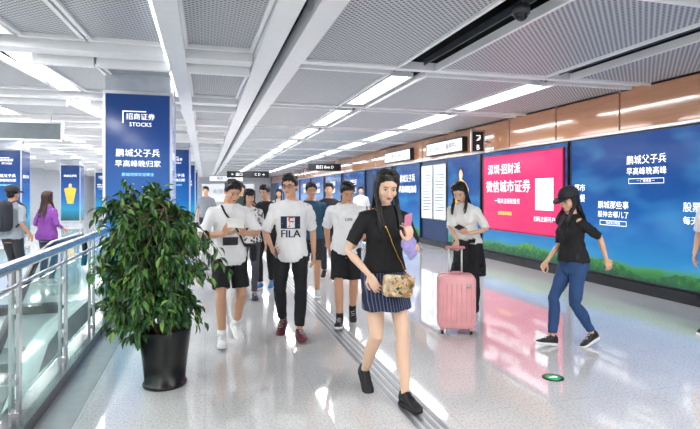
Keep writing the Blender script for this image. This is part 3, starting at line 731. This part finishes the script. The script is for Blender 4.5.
    if bc:
        kind,colr=bc[:2]; bm_=mat('cloth_'+colr,colr,.8,var=.08,scale=9)
        tb=nb(); loose=g('loose',.010)
        if kind in('pants','shorts'):
            loft(tb,rings(.80,g('waist',1.0),.012,ex=2.2))
            for k in 'LR':
                h0=hip[k]+V((0,0,.0))
                if kind=='pants':
                    e_=kn[k].lerp(ank[k],g('plen',.93)); mt=hip[k].lerp(kn[k],.5); mc=kn[k].lerp(ank[k],.32)+V((0,.012,0))
                    bb=(.083,.066,.048,.052,.036) if fem else (.086,.07,.054,.055,.041)
                    tube(tb,[h0,mt,kn[k],mc,e_],[bb[0]+.01,bb[1]+loose,bb[2]+loose,bb[3]+loose*.8,bb[4]+loose*1.0],18)
                else:
                    e_=hip[k].lerp(kn[k],g('slen',.9)); 
                    tube(tb,[h0,hip[k].lerp(kn[k],.45),e_],[.098,.092 if not fem else .085,.094 if not fem else .08],18)
        elif kind=='skirt':
            z1=g('waist',1.0); z0=g('skz',.68); rg=[]
            for k in range(11):
                z=z1+(z0-z1)*k/10; rx,ry,cy=interp(T,max(z,.9)); f=(k/10)
                mid=(hip['L'].lerp(kn['L'],max(0,(.9-z)/.43))+hip['R'].lerp(kn['R'],max(0,(.9-z)/.43)))*.5 if z<.9 else cen(z)
                sp_y=abs(hip['L'].lerp(kn['L'],max(0,(.9-z)/.43)).y-hip['R'].lerp(kn['R'],max(0,(.9-z)/.43)).y)*.5 if z<.9 else 0
                q=[]
                for i in range(36):
                    t_=2*math.pi*i/36; wv=1+.02*f*math.sin(t_*9)
                    q.append(V((mid.x,mid.y,z+pz))+Matrix.Rotation(yp,3,'Z')@V(((rx+.012+.012*f)*math.cos(t_)*wv,(ry+.012+.01*f+sp_y*.9)*math.sin(t_)*wv+cy*(1-f),0)))
                rg.append(q)
            loft(tb,rg)
        me=solid(tb,g('cvox',.009),3,s,foldf(g('bfold',.010),12,seed+9) if det else None)
        pob=link({'pants':'trousers','shorts':'shorts','skirt':'skirt'}[kind],me,bm_,root)
        if g('stripes') :
            nt=bm_.node_tree; b=nt.nodes['Principled BSDF']; tcx=N(nt,'ShaderNodeTexCoord'); wv=N(nt,'ShaderNodeTexWave'); wv.inputs['Scale'].default_value=14; wv.bands_direction='X'
            nt.links.new(tcx.outputs['Object'],wv.inputs['Vector']); r3=N(nt,'ShaderNodeValToRGB'); r3.color_ramp.elements[0].position=.8; r3.color_ramp.elements[0].color=col(colr); r3.color_ramp.elements[1].position=.92; r3.color_ramp.elements[1].color=col('#5f6a85')
            nt.links.new(wv.outputs['Fac'],r3.inputs['Fac']); nt.links.new(r3.outputs['Color'],b.inputs['Base Color'])
    sc_,sole=g('shoes',('#151517','#f0f0f0'))
    kx=.94 if fem else 1.05; ky=.93 if fem else 1.04
    for k in 'LR':
        M=FM[k]; sb=nb(); rg=[]
        for y,hw_,h in ((.078,.018,.065),(.072,.031,.098),(.045,.038,.116),(.0,.040,.118),(-.035,.040,.100),(-.08,.042,.074),(-.12,.045,.056),(-.155,.04,.046),(-.18,.026,.034),(-.19,.01,.024)):
            q=[]
            for i in range(16):
                t_=2*math.pi*i/16; x=hw_*math.cos(t_); z=.014+(h-.014)*(.5+.5*math.sin(t_))
                if math.sin(t_)>0: x*=1-.15*math.sin(t_)
                q.append(M@V((x*kx,y*ky,z)))
            rg.append(q)
        loft(sb,rg); so=put('shoe',sb,mat('shoe_'+sc_,sc_,.5),root,s=s)
        sb=nb(); out=[]
        for y,hw_ in ((.084,.015),(.078,.03),(.045,.040),(0,.040),(-.05,.042),(-.10,.047),(-.14,.046),(-.17,.036),(-.192,.018)): out.append((y,hw_))
        prof=[(hw_,y) for y,hw_ in out]+[(-hw_,y) for y,hw_ in out[::-1]]
        loft(sb,[[M@V((x*kx*f_,y*ky,z)) for x,y in prof] for z,f_ in ((.001,.96),(.006,1),(.028,1.0))])
        put('sole',sb,mat('sole_'+sole,sole,.6),so,s=s)
        if det:
            sb=nb(); lp=[]
            for i,(y,h) in enumerate(((-.03,.104),(-.05,.094),(-.07,.082),(-.09,.071))):
                lp+= [(.018*(1 if i%2 else -1),y,h-.002),(.018*(-1 if i%2 else 1),y-.006,h-.004)]
            tube(sb,[M@V((x*kx,y*ky,z+.002)) for x,y,z in lp],.0026,5); put('laces',sb,mat('laces_'+g('laces','#d8d8d8'),g('laces','#d8d8d8'),.7),so,s=s)
        if g('socks'):
            sb=nb(); e_=ank[k].lerp(kn[k],.16); tube(sb,[ank[k]-V((0,0,.02)),e_],[.042,.043],14); put('sock',sb,mat('sock_'+g('socks'),g('socks'),.8),root,s=s)
    return dict(root=root,W=W,s=s,HF=HF,shirt=tshirt,pob=pob,sh=sh,tp=tp,HM=HM,T=T,wr=wr,el=el)
def A_thumb(lat,sg,hd,hn):
    th=hn.cross(hd)*(1 if sg<0 else -1)
    return lat.dot(th)<0
BV={}
def bvh(o): 
    if o.name not in BV:
        me=o.data; BV[o.name]=BVHTree.FromPolygons([v.co.copy() for v in me.vertices],[p.vertices[:] for p in me.polygons])
    return BV[o.name]
def project(me,bv,off=.004,dirn=1):
    for v in me.vertices:
        h=bv.ray_cast(V((v.co.x,-1*dirn,v.co.z)),V((0,dirn,0)))
        if h[0] is not None: v.co.y=h[0].y-off*dirn+(v.co.y*0)
def print_text(P,s,size,x,z,m,off=.006,name='shirt_print',bold=1):
    me=text_mesh(s,size,ext=0); me.transform(Matrix.Translation((x,0,z))@Matrix.Diagonal((1,1,bold,1))@TX); project(me,bvh(P['shirt']),off); return link(name,me,m,P['shirt'])
def print_rect(P,x0,x1,z0,z1,m,off=.003,name='shirt_print',n=8):
    bm=nb(); g=[[bm.verts.new((x0+(x1-x0)*i/n,0,z0+(z1-z0)*j/n)) for i in range(n+1)] for j in range(n+1)]
    for j in range(n):
        for i in range(n): bm.faces.new((g[j][i],g[j][i+1],g[j+1][i+1],g[j+1][i]))
    me=bpy.data.meshes.new('p'); bm.to_mesh(me); bm.free(); project(me,bvh(P['shirt']),off); return link(name,me,m,P['shirt'])
def hand_frame(P,k,u=.075,n=.022):
    w,hd,hn,cu=P['HF'][k]; c=w+hd*u+hn*n; lat=hd.cross(hn)
    M=Matrix((lat,hn,hd)).transposed().to_4x4()
    M.translation=c*P['s']; return P['W']@M
def top_at(name,label,cat,M,group=None):
    o=empty(name,label,cat,(0,0,0),0,group); o.matrix_world=M; return o
def phone(P,k,label,case='#1a1a1c',tilt=0,u=.085,n=.021):
    M=hand_frame(P,k,u,n)@Matrix.Rotation(R(tilt),4,'X'); t=top_at('smartphone',label,'phone',M)
    bm=nb(); rbox(bm,.074,.009,.15,.012,Matrix.Translation((0,0,-.03))); put('case',bm,mat('phone_'+case,case,.35),t,smooth=False)
    bm=nb(); box(bm,-.031,.031,.0046,.0056,-.022,.11); put('screen',bm,mat('screen','#9fb7d6',.1,em=.5),t,False)
    return t
def strap(P,front,back,off=.008):
    bvs=[bvh(o) for o in [P['shirt'],P['pob']] if o]
    def pr(x,z,dirn):
        best=None
        for b in bvs:
            h=b.ray_cast(V((x,-1*dirn,z)),V((0,dirn,0)))
            if h[0] is not None and (best is None or h[0].y*dirn<best*dirn): best=h[0].y
        return best
    pts=[]
    for lst,dirn in ((front,1),(back,-1)):
        for a,b in zip(lst,lst[1:]):
            for i in range(10):
                x=a[0]+(b[0]-a[0])*i/10; z=a[1]+(b[1]-a[1])*i/10; y=pr(x,z,dirn)
                if y is not None: pts.append(V((x,y-off*dirn,z)))
    return pts

pantsB='#17181b'
G=person('woman in black t-shirt and short striped skirt walking nearest the camera, looking at a phone',384,3.86,1.70,20,dict(sex='F',vox=.0055,hvox=.0034,cvox=.007,lean=(.05,-.01),yawp=4,yawc=-6,skin='#ecc4a8',pz=-.03,laces='#2a2a2c',
  feet={'L':(.06,-.26,4,-6),'R':(-.075,.24,-4,34)},
  arms={'L':dict(w=(.08,-.25,1.16),hint=(.6,.25,-1),hd=(-.1,-.35,.9),hn=(-.35,.85,.2),curl=32),'R':dict(w=(-.17,-.13,.92),hint=(-1,.7,0),hd=(.35,-.35,-.85),hn=(.6,.75,0),curl=24)},
  head=(-10,18,3),hair='long',hairlen=.27,top=('#131316',.42,.955,.012),bottom=('skirt','#1d2440'),waist=1.0,skz=.69,stripes=True,shoes=('#141416','#1b1b1d'),tfold=.010))
phone(G,'L','pink phone held up by the woman walking nearest the camera','#d98aa8')
M=hand_frame(G,'L',.03,.03); t=top_at('cloth_pouch','crumpled lilac pouch hanging from the phone hand of the nearest woman','pouch',Matrix.Translation(M.translation+V((0.01,-.03,-.045))))
bm=nb(); ell(bm,(0,0,-.03),(.045,.025,.055)); ell(bm,(.02,0,-.07),(.04,.02,.045)); ell(bm,(-.03,.005,.0),(.025,.02,.035)); ell(bm,(.03,0,.01),(.02,.02,.03)); me=solid(bm,.006,2,1,foldf(.012,35,2)); link('fabric',me,mat('lilac','#a598d2',.6),t)
bw=G['W']; s=G['s']
bM=bw@Matrix.Translation((-.005,-.235,.775))@Matrix.Rotation(R(-8),4,'Z')@Matrix.Rotation(R(5),4,'Y')
t=top_at('handbag','small floral handbag with flap on a gold chain at the hip of the nearest woman','handbag',bM)
def floral():
    m=mat('floral','#d9c6a8',.5); nt=m.node_tree; b=nt.nodes['Principled BSDF']; tc=N(nt,'ShaderNodeTexCoord'); vo=N(nt,'ShaderNodeTexVoronoi'); vo.inputs['Scale'].default_value=42
    rp=N(nt,'ShaderNodeValToRGB'); cr=rp.color_ramp; cr.interpolation='CONSTANT'
    for e_,(p,h) in zip([cr.elements[0],cr.elements[1]]+[cr.elements.new(.5) for _ in range(3)],((0,'#c9b08c'),(.35,'#9c4a3c'),(.5,'#e3d3b8'),(.68,'#4f5c40'),(.8,'#a87a48'))): e_.position=p; e_.color=col(h)
    sx=N(nt,'ShaderNodeSeparateXYZ'); nt.links.new(tc.outputs['Object'],vo.inputs['Vector']); nt.links.new(vo.outputs['Color'],sx.inputs[0]); nt.links.new(sx.outputs[0],rp.inputs['Fac']); nt.links.new(rp.outputs['Color'],b.inputs['Base Color']); return m
fl=floral()
bm=nb(); rbox(bm,.215,.065,.15,.03); put('bag_body',bm,fl,t)
bm=nb(); rbox(bm,.22,.02,.095,.03,Matrix.Translation((0,-.033,.06))); put('flap',bm,fl,t)
bm=nb(); cyl(bm,(0,0,0),.012,.008,16,M=Matrix.Translation((0,-.044,.075))@Matrix.Rotation(R(90),4,'X')); put('clasp',bm,mat('gold','#d6ac55',.25,1),t)
pts=strap(G,[(.12,.93),(.0,1.15),(-.08,1.33),(-.09,1.40)],[(-.09,1.40),(-.05,1.25),(.05,1.0),(.13,.93)])
inv=bM.inverted(); loc=[inv@(bw@p) for p in pts]
loc=[V((.104,0,.13))]+loc+[V((.104,.01,.13))]
bm=nb(); tube(bm,loc,.0042,6); put('chain_strap',bm,MC['gold'],t)

P=person('man with glasses in white logo t-shirt, black trousers and dark red shoes',291,5.5,1.70,4,dict(glasses=True,yawc=-5,skin='#dba98a',pz=-.014,
  feet={'L':(.10,-.18,12,-6),'R':(-.09,.16,-8,24)},arms={'L':dict(w=(.24,.08,.87)),'R':dict(w=(-.20,-.19,.97),hint=(-.6,1,0),curl=40)},head=(-18,3,-2),top=('#f4f4f4',.5,.80,.018),bottom=('pants',pantsB),shoes=('#5a1522','#6a2030'),plen=.9))
navy=mat('navy_print','#1b2344',.7); red=mat('red_print','#d0202c',.7)
print_rect(P,-.10,.10,1.13,1.26,navy,.003); print_rect(P,-.035,.045,1.14,1.25,mat('white_print','#f5f5f5',.7),.006); print_text(P,'F',.15,0.004,1.196,red,.009)
for dx_ in (-.0025,.0025): print_text(P,'FILA',.11,dx_,1.075,navy,.006+dx_*.2)
phone(P,'R','dark phone in the hand of the man in the logo t-shirt')
P=person('man in white t-shirt and black shorts reading a paper, nearest the potted plant',229,5.3,1.66,22,dict(yawc=8,lean=(.06,0),skin='#d9a686',socks='#f0f0f0',hvar=1,pz=-.014,
  feet={'L':(.09,.19,10,26),'R':(-.10,-.18,-8,-6)},arms={'L':dict(w=(.10,-.27,1.13),hint=(1,.2,-.8),hd=(-.2,-.6,.6),hn=(-.6,.3,.5),curl=38),'R':dict(w=(-.09,-.27,1.13),hint=(-1,.2,-.8),hd=(.2,-.6,.6),hn=(.6,.3,.5),curl=38)},
  head=(14,26,3),top=('#f2f3f4',.5,.80,.018),bottom=('shorts',pantsB),slen=.82,shoes=('#eeeeee','#fafafa')))
print_rect(P,-.08,.07,.98,1.06,mat('dark_print','#33363c',.7),.004); print_text(P,'HAPPY',.05,0,1.1,MC['dark_print'])
pts=strap(P,[(.15,.96),(.05,1.15),(-.06,1.30),(-.09,1.38)],[(-.09,1.38),(-.05,1.25),(.06,1.05),(.15,.95)])
bg_=top_at('sling_bag','small black sling bag worn across the chest of the man nearest the plant','bag',P['W']@Matrix.Translation((.245,.0,.80)))
iv=Matrix.Translation((-.245,0,-.80)); bm=nb(); tube(bm,[V((0,-.03,.16))]+[iv@p for p in pts]+[V((0,.03,.16))],.010,6); put('strap',bm,mat('strap_black','#15161a',.7),bg_)
bm=nb(); rbox(bm,.16,.05,.17,.03,Matrix.Rotation(R(90),4,'Z')); put('pouch',bm,MC['strap_black'],bg_)
Mw=P['W']@Matrix.Translation((.0,-.40*P['s'],1.24*P['s']))@Matrix.Rotation(R(-38),4,'X'); t=top_at('leaflet','white folded leaflet held by the man nearest the plant','leaflet',Mw)
bm=nb(); loft(bm,[[V((x,.0+.012*math.sin(x*12)+dy,z)) for x in (-.08,-.04,0,.04,.08)]+[V((x,.012*math.sin(x*12)+dy+.001,z)) for x in (.08,.04,0,-.04,-.08)] for z,dy in ((-.05,0),(.0,.002),(.06,0))]); put('paper',bm,mat('paper','#f3f1ea',.7),t,False)
P=person('young man in white t-shirt and black shorts between the logo shirt and nearest woman',346,6.0,1.66,-6,dict(skin='#d29f80',yawc=10,lean=(.09,.02),socks='#1a1a1c',hvar=1,pz=-.016,
  feet={'L':(.05,.22,10,28),'R':(-.05,-.21,0,-6)},arms={'L':dict(w=(.17,-.24,1.0),hint=(1,.8,-.3),curl=40),'R':dict(w=(-.22,.08,.88),hint=(-.8,1,0))},head=(24,28,-5),top=('#f3f3f3',.5,.84,.018),bottom=('shorts','#141518'),slen=.88,shoes=('#151517','#e5e5e5')))
print_text(P,'LIFE',.05,.05,1.2,MC['dark_print'])
phone(P,'L','dark phone in the lowered hand of the young man looking down','#202225')
P=person('man in dark blue shirt and dark shorts behind the man in the logo shirt',311,7.6,1.66,0,dict(skin='#cf9d7e',vox=.009,hvox=.005,feet={'L':(.1,-.1,8,-4),'R':(-.1,.12,-8,14)},arms={'L':dict(w=(.26,-.05,.9)),'R':dict(w=(-.26,0,.88))},head=(12,8,0),top=('#27506b',.5,.86,.02),bottom=('shorts','#22262e'),shoes=('#b0b4b8','#ffffff')))
P=person('woman with short hair in patterned blouse behind the reading man',249,7.4,1.56,12,dict(sex='F',skin='#dcae90',vox=.009,hvox=.005,hair='bangs',hairlen=.06,head=(12,10,0),feet={'L':(.08,-.1,8,-4),'R':(-.08,.1,-8,10)},top=('#c9c3bd',.55,.88,.02),bottom=('pants','#4a4c55'),shoes=('#24262a','#24262a')))
nt=MC['cloth_#c9c3bd'].node_tree; vo=N(nt,'ShaderNodeTexVoronoi'); vo.inputs['Scale'].default_value=22; r3=N(nt,'ShaderNodeValToRGB'); r3.color_ramp.elements[0].position=.3; r3.color_ramp.elements[0].color=col('#3a3b45'); r3.color_ramp.elements[1].position=.45; r3.color_ramp.elements[1].color=col('#e0dcd8')
tc=N(nt,'ShaderNodeTexCoord'); nt.links.new(tc.outputs['Object'],vo.inputs['Vector']); nt.links.new(vo.outputs['Distance'],r3.inputs['Fac']); nt.links.new(r3.outputs['Color'],nt.nodes['Principled BSDF'].inputs['Base Color'])
P=person('person all in black walking between the patterned blouse and the logo shirt',266,8.2,1.63,-8,dict(skin='#d8aa8c',vox=.009,hvox=.005,head=(-14,10,0),feet={'L':(.07,.1,8,12),'R':(-.07,-.12,-8,-4)},top=('#1b1c22',.6,.84,.02),bottom=('pants','#1a1b20'),shoes=('#2f6fb0','#dddddd')))
sc=at(456,5.60); 
P8=person('woman in white top and black trousers standing behind the pink suitcase, head bowed',468,6.14,1.65,-30,dict(sex='F',skin='#e0b496',hair='long',hairlen=.20,lean=(.24,-.06),
  feet={'L':(.10,-.04,10,0),'R':(-.10,.10,-8,4)},arms={'L':dict(w=(.10,-.32,1.08),hint=(1,.5,-.5),hd=(-.3,-.7,.3),hn=(-.4,.3,.8),curl=35),'R':dict(w=(.0,-.42,1.0),hint=(-1,.6,-.3),hd=(.1,-.6,-.8),hn=(.3,.5,-.7),curl=45)},
  head=(2,30,-6),top=('#f3f1ee',.5,.95,.018),bottom=('pants','#17181c'),shoes=('#d8d8d8','#f4f4f4')))
phone(P8,'L','dark phone in the hand of the woman with the suitcase','#26282c')
bm=nb(); rg=[]
for k in range(9):
    z=1.02-.46*k/8; f=k/8
    rg.append([V(((.160+.055*f)*math.cos(q),(.122+.035*f)*math.sin(q)+.01-.01*(1-f),z)) for q in [2*math.pi*i/28 for i in range(28)]])
loft(bm,rg); tube(bm,[(-.1,-.15,.97),(.02,-.17,.95),(.1,-.15,.98)],[.03,.035,.03],10,True); tube(bm,[(.02,-.165,.95),(.04,-.19,.70)],[.03,.038],10,True); tube(bm,[(.0,-.165,.95),(-.04,-.18,.76)],[.03,.035],10,True)
me=solid(bm,.009,3,P8['s'],foldf(.022,14,4)); link('tied_jacket',me,mat('cloth_#17181c','#17181c',.8),P8['root'])
t=empty('suitcase','pink hard shell suitcase with raised handle on the floor','suitcase',sc,-TH+R(-6))
pk=mat('case_pink','#f0aaae',.3); pk2=mat('case_pink_dark','#d59296',.4)
bm=nb(); rbox(bm,.40,.12,.57,.06,Matrix.Translation((0,-.062,.06))); so=put('front_shell',bm,pk,t)
for k in range(7): 
    bm=nb(); x=-.15+.05*k; tube(bm,[(x,-.113,.12),(x,-.119,.16),(x,-.119,.52),(x,-.113,.56)],.009,8,True); put('rib',bm,pk,so)
bm=nb(); rbox(bm,.40,.12,.57,.06,Matrix.Translation((0,.062,.06))); put('rear_shell',bm,pk,t)
bm=nb(); rbox(bm,.405,.012,.575,.06,Matrix.Translation((0,0,.0575))); put('zip_band',bm,pk2,t)
for q in (-.07,.07):
    bm=nb(); tube(bm,[(q,.09,.58),(q,.09,.90)],.010,8); put('handle_rod',bm,mat('rod_bright','#e3e5e8',.35,.5),t)
bm=nb(); tube(bm,[(-.09,.09,.905),(.09,.09,.905)],.017,10,True); put('handle_grip',bm,mat('grip','#c98a8e',.5),t)
bm=nb(); tube(bm,[(-.06,-.03,.625),(-.05,-.03,.655),(.05,-.03,.655),(.06,-.03,.625)],.01,8,True); put('carry_handle',bm,pk2,t)
bm=nb(); cyl(bm,(0,0,0),.022,.006,20,M=Matrix.Translation((.12,-.134,.52))@Matrix.Rotation(R(-90),4,'X')); put('badge',bm,steel,t)
for qx in (-.15,.15):
    for qy in (-.08,.08):
        bm=nb(); cyl(bm,(0,0,-.012),.026,.024,18,M=Matrix.Translation((qx,qy,.026))@Matrix.Rotation(R(90),4,'Y')); wo=put('wheel',bm,mat('wheel','#2a2426',.5),t)
        bm=nb(); box(bm,qx-.02,qx+.02,qy-.018,qy+.018,.045,.068); put('fork',bm,pk2,wo,False)
P9=person('woman in black cap, black top and blue jeans striding left past the adverts',573,5.12,1.57,-74,dict(sex='F',skin='#e0b190',hair='long',hairlen=.2,cap=True,lean=(.05,0),yawc=-6,pz=-.03,
  feet={'L':(.055,.22,4,20),'R':(-.055,-.24,-4,-8)},arms={'L':dict(w=(.19,.26,.93),hint=(.1,1,-.3),hd=(.0,.4,-.9),curl=24),'R':dict(w=(-.17,-.20,.88),hint=(-.3,1,-.2),curl=26)},
  head=(10,16,0),top=('#131316',.50,.93,.014),bottom=('pants','#2a4a78'),loose=.009,shoes=('#17181a','#e8e8e8'),plen=.90,topname='black_top'))
P10=person('man with dark backpack and cap seen from behind beyond the railing at left edge',12,8.0,1.60,170,dict(skin='#c99877',vox=.009,hvox=.006,cap=True,arms={'L':dict(w=(.24,-.1,.92)),'R':dict(w=(-.24,-.1,.92))},top=('#9aa3ab',.5,.86,.02),bottom=('pants','#2a2c33'),shoes=('#333333','#cccccc'),feet={'L':(.1,-.1,8,0),'R':(-.1,.1,-8,10)}))
M=P10['W']@Matrix.Translation((0,.235*P10['s'],.98*P10['s']))
t=top_at('backpack','dark grey blue backpack worn by the man at left edge of photo','backpack',M)
bm=nb(); rbox(bm,.34,.18,.46,.08); put('bag_body',bm,mat('bp','#20242e',.7),t)
bm=nb(); rbox(bm,.25,.06,.22,.05,Matrix.Translation((0,.11,.04))); put('front_pocket',bm,mat('bp2','#39404f',.7),t)
for q in (-.1,.1):
    bm=nb(); tube(bm,[(q,-.06,.42),(q*1.1,-.20,.46),(q*1.2,-.345,.36),(q*1.3,-.355,.2),(q*1.4,-.15,.06)],.016,8); put('shoulder_strap',bm,MC['bp2'],t)
P=person('woman in purple shirt with long brown hair seen from behind beyond the railing',47,8.5,1.53,165,dict(sex='F',skin='#d8aa8c',vox=.009,hvox=.006,hair='longback',hairc='#3a2219',hairlen=.3,arms={'L':dict(w=(.2,-.2,1.0)),'R':dict(w=(-.2,-.2,1.0))},top=('#8a4aa3',.8,.84,.03),bottom=('pants','#3a3f55'),topname='purple_shirt',shoes=('#cfcfcf','#ffffff')))
P=person('person in white shirt and black trousers cut by the right edge of photo',722,5.6,1.66,-50,dict(skin='#d8aa8c',vox=.012,cvox=.012,hvox=.006,top=('#eeeeee',.5,.86,.03),bottom=('pants',pantsB),feet={'L':(.1,.15,5,12),'R':(-.1,-.15,-5,0)}))
far=[('small figure in grey shirt far down the corridor left of the reading man',206,14,1.68,0,dict(top=('#8a9099',.5,.86,.02),bottom=('pants','#2b2d35'))),
('man in dark jacket in mid distance right of the blue shirt man',329,9.2,1.68,0,dict(top=('#20222a',.9,.84,.025),bottom=('pants','#30333c'),topname='jacket')),
('distant woman in pale dress between the logo shirt and the blue shirt',279,13.5,1.6,0,dict(sex='F',hair='long',hairlen=.2,top=('#d9d3cf',.5,.9,.02),bottom=('skirt','#d0cac6'),skz=.55)),
('distant man in dark green shirt behind the patterned blouse',242,12,1.7,0,dict(top=('#3a4f46',.5,.86,.02),bottom=('pants','#30333c'))),
('distant man in white shirt behind the nearest woman',361,16,1.7,0,dict(top=('#e8e8e8',.5,.86,.02),bottom=('pants','#2b2d35')))]
for (lb,px,d,H,a,sp) in far:
    sp.update(vox=.016,cvox=.016,hvox=.007,det=0,feet={'L':(.09,-.12,6,0),'R':(-.09,.14,-6,14)}); person(lb,px,d,H,a,sp)

# ---------------------------------------------------------------- world + camera
w=bpy.data.worlds.new('world'); SC.world=w; w.use_nodes=True; bg=w.node_tree.nodes['Background']; bg.inputs[0].default_value=(1,1,1,1); bg.inputs[1].default_value=1.2
cd=bpy.data.cameras.new('camera'); co=bpy.data.objects.new('camera',cd); C.objects.link(co); co.location=(0,0,H0); co.rotation_euler=(R(90),0,-TH)
cd.sensor_width=36; cd.lens=F/700*36; cd.shift_y=-(214.5-HY)/700; cd.clip_end=200
SC.camera=co
bpy.data.scenes.remove(TMP)
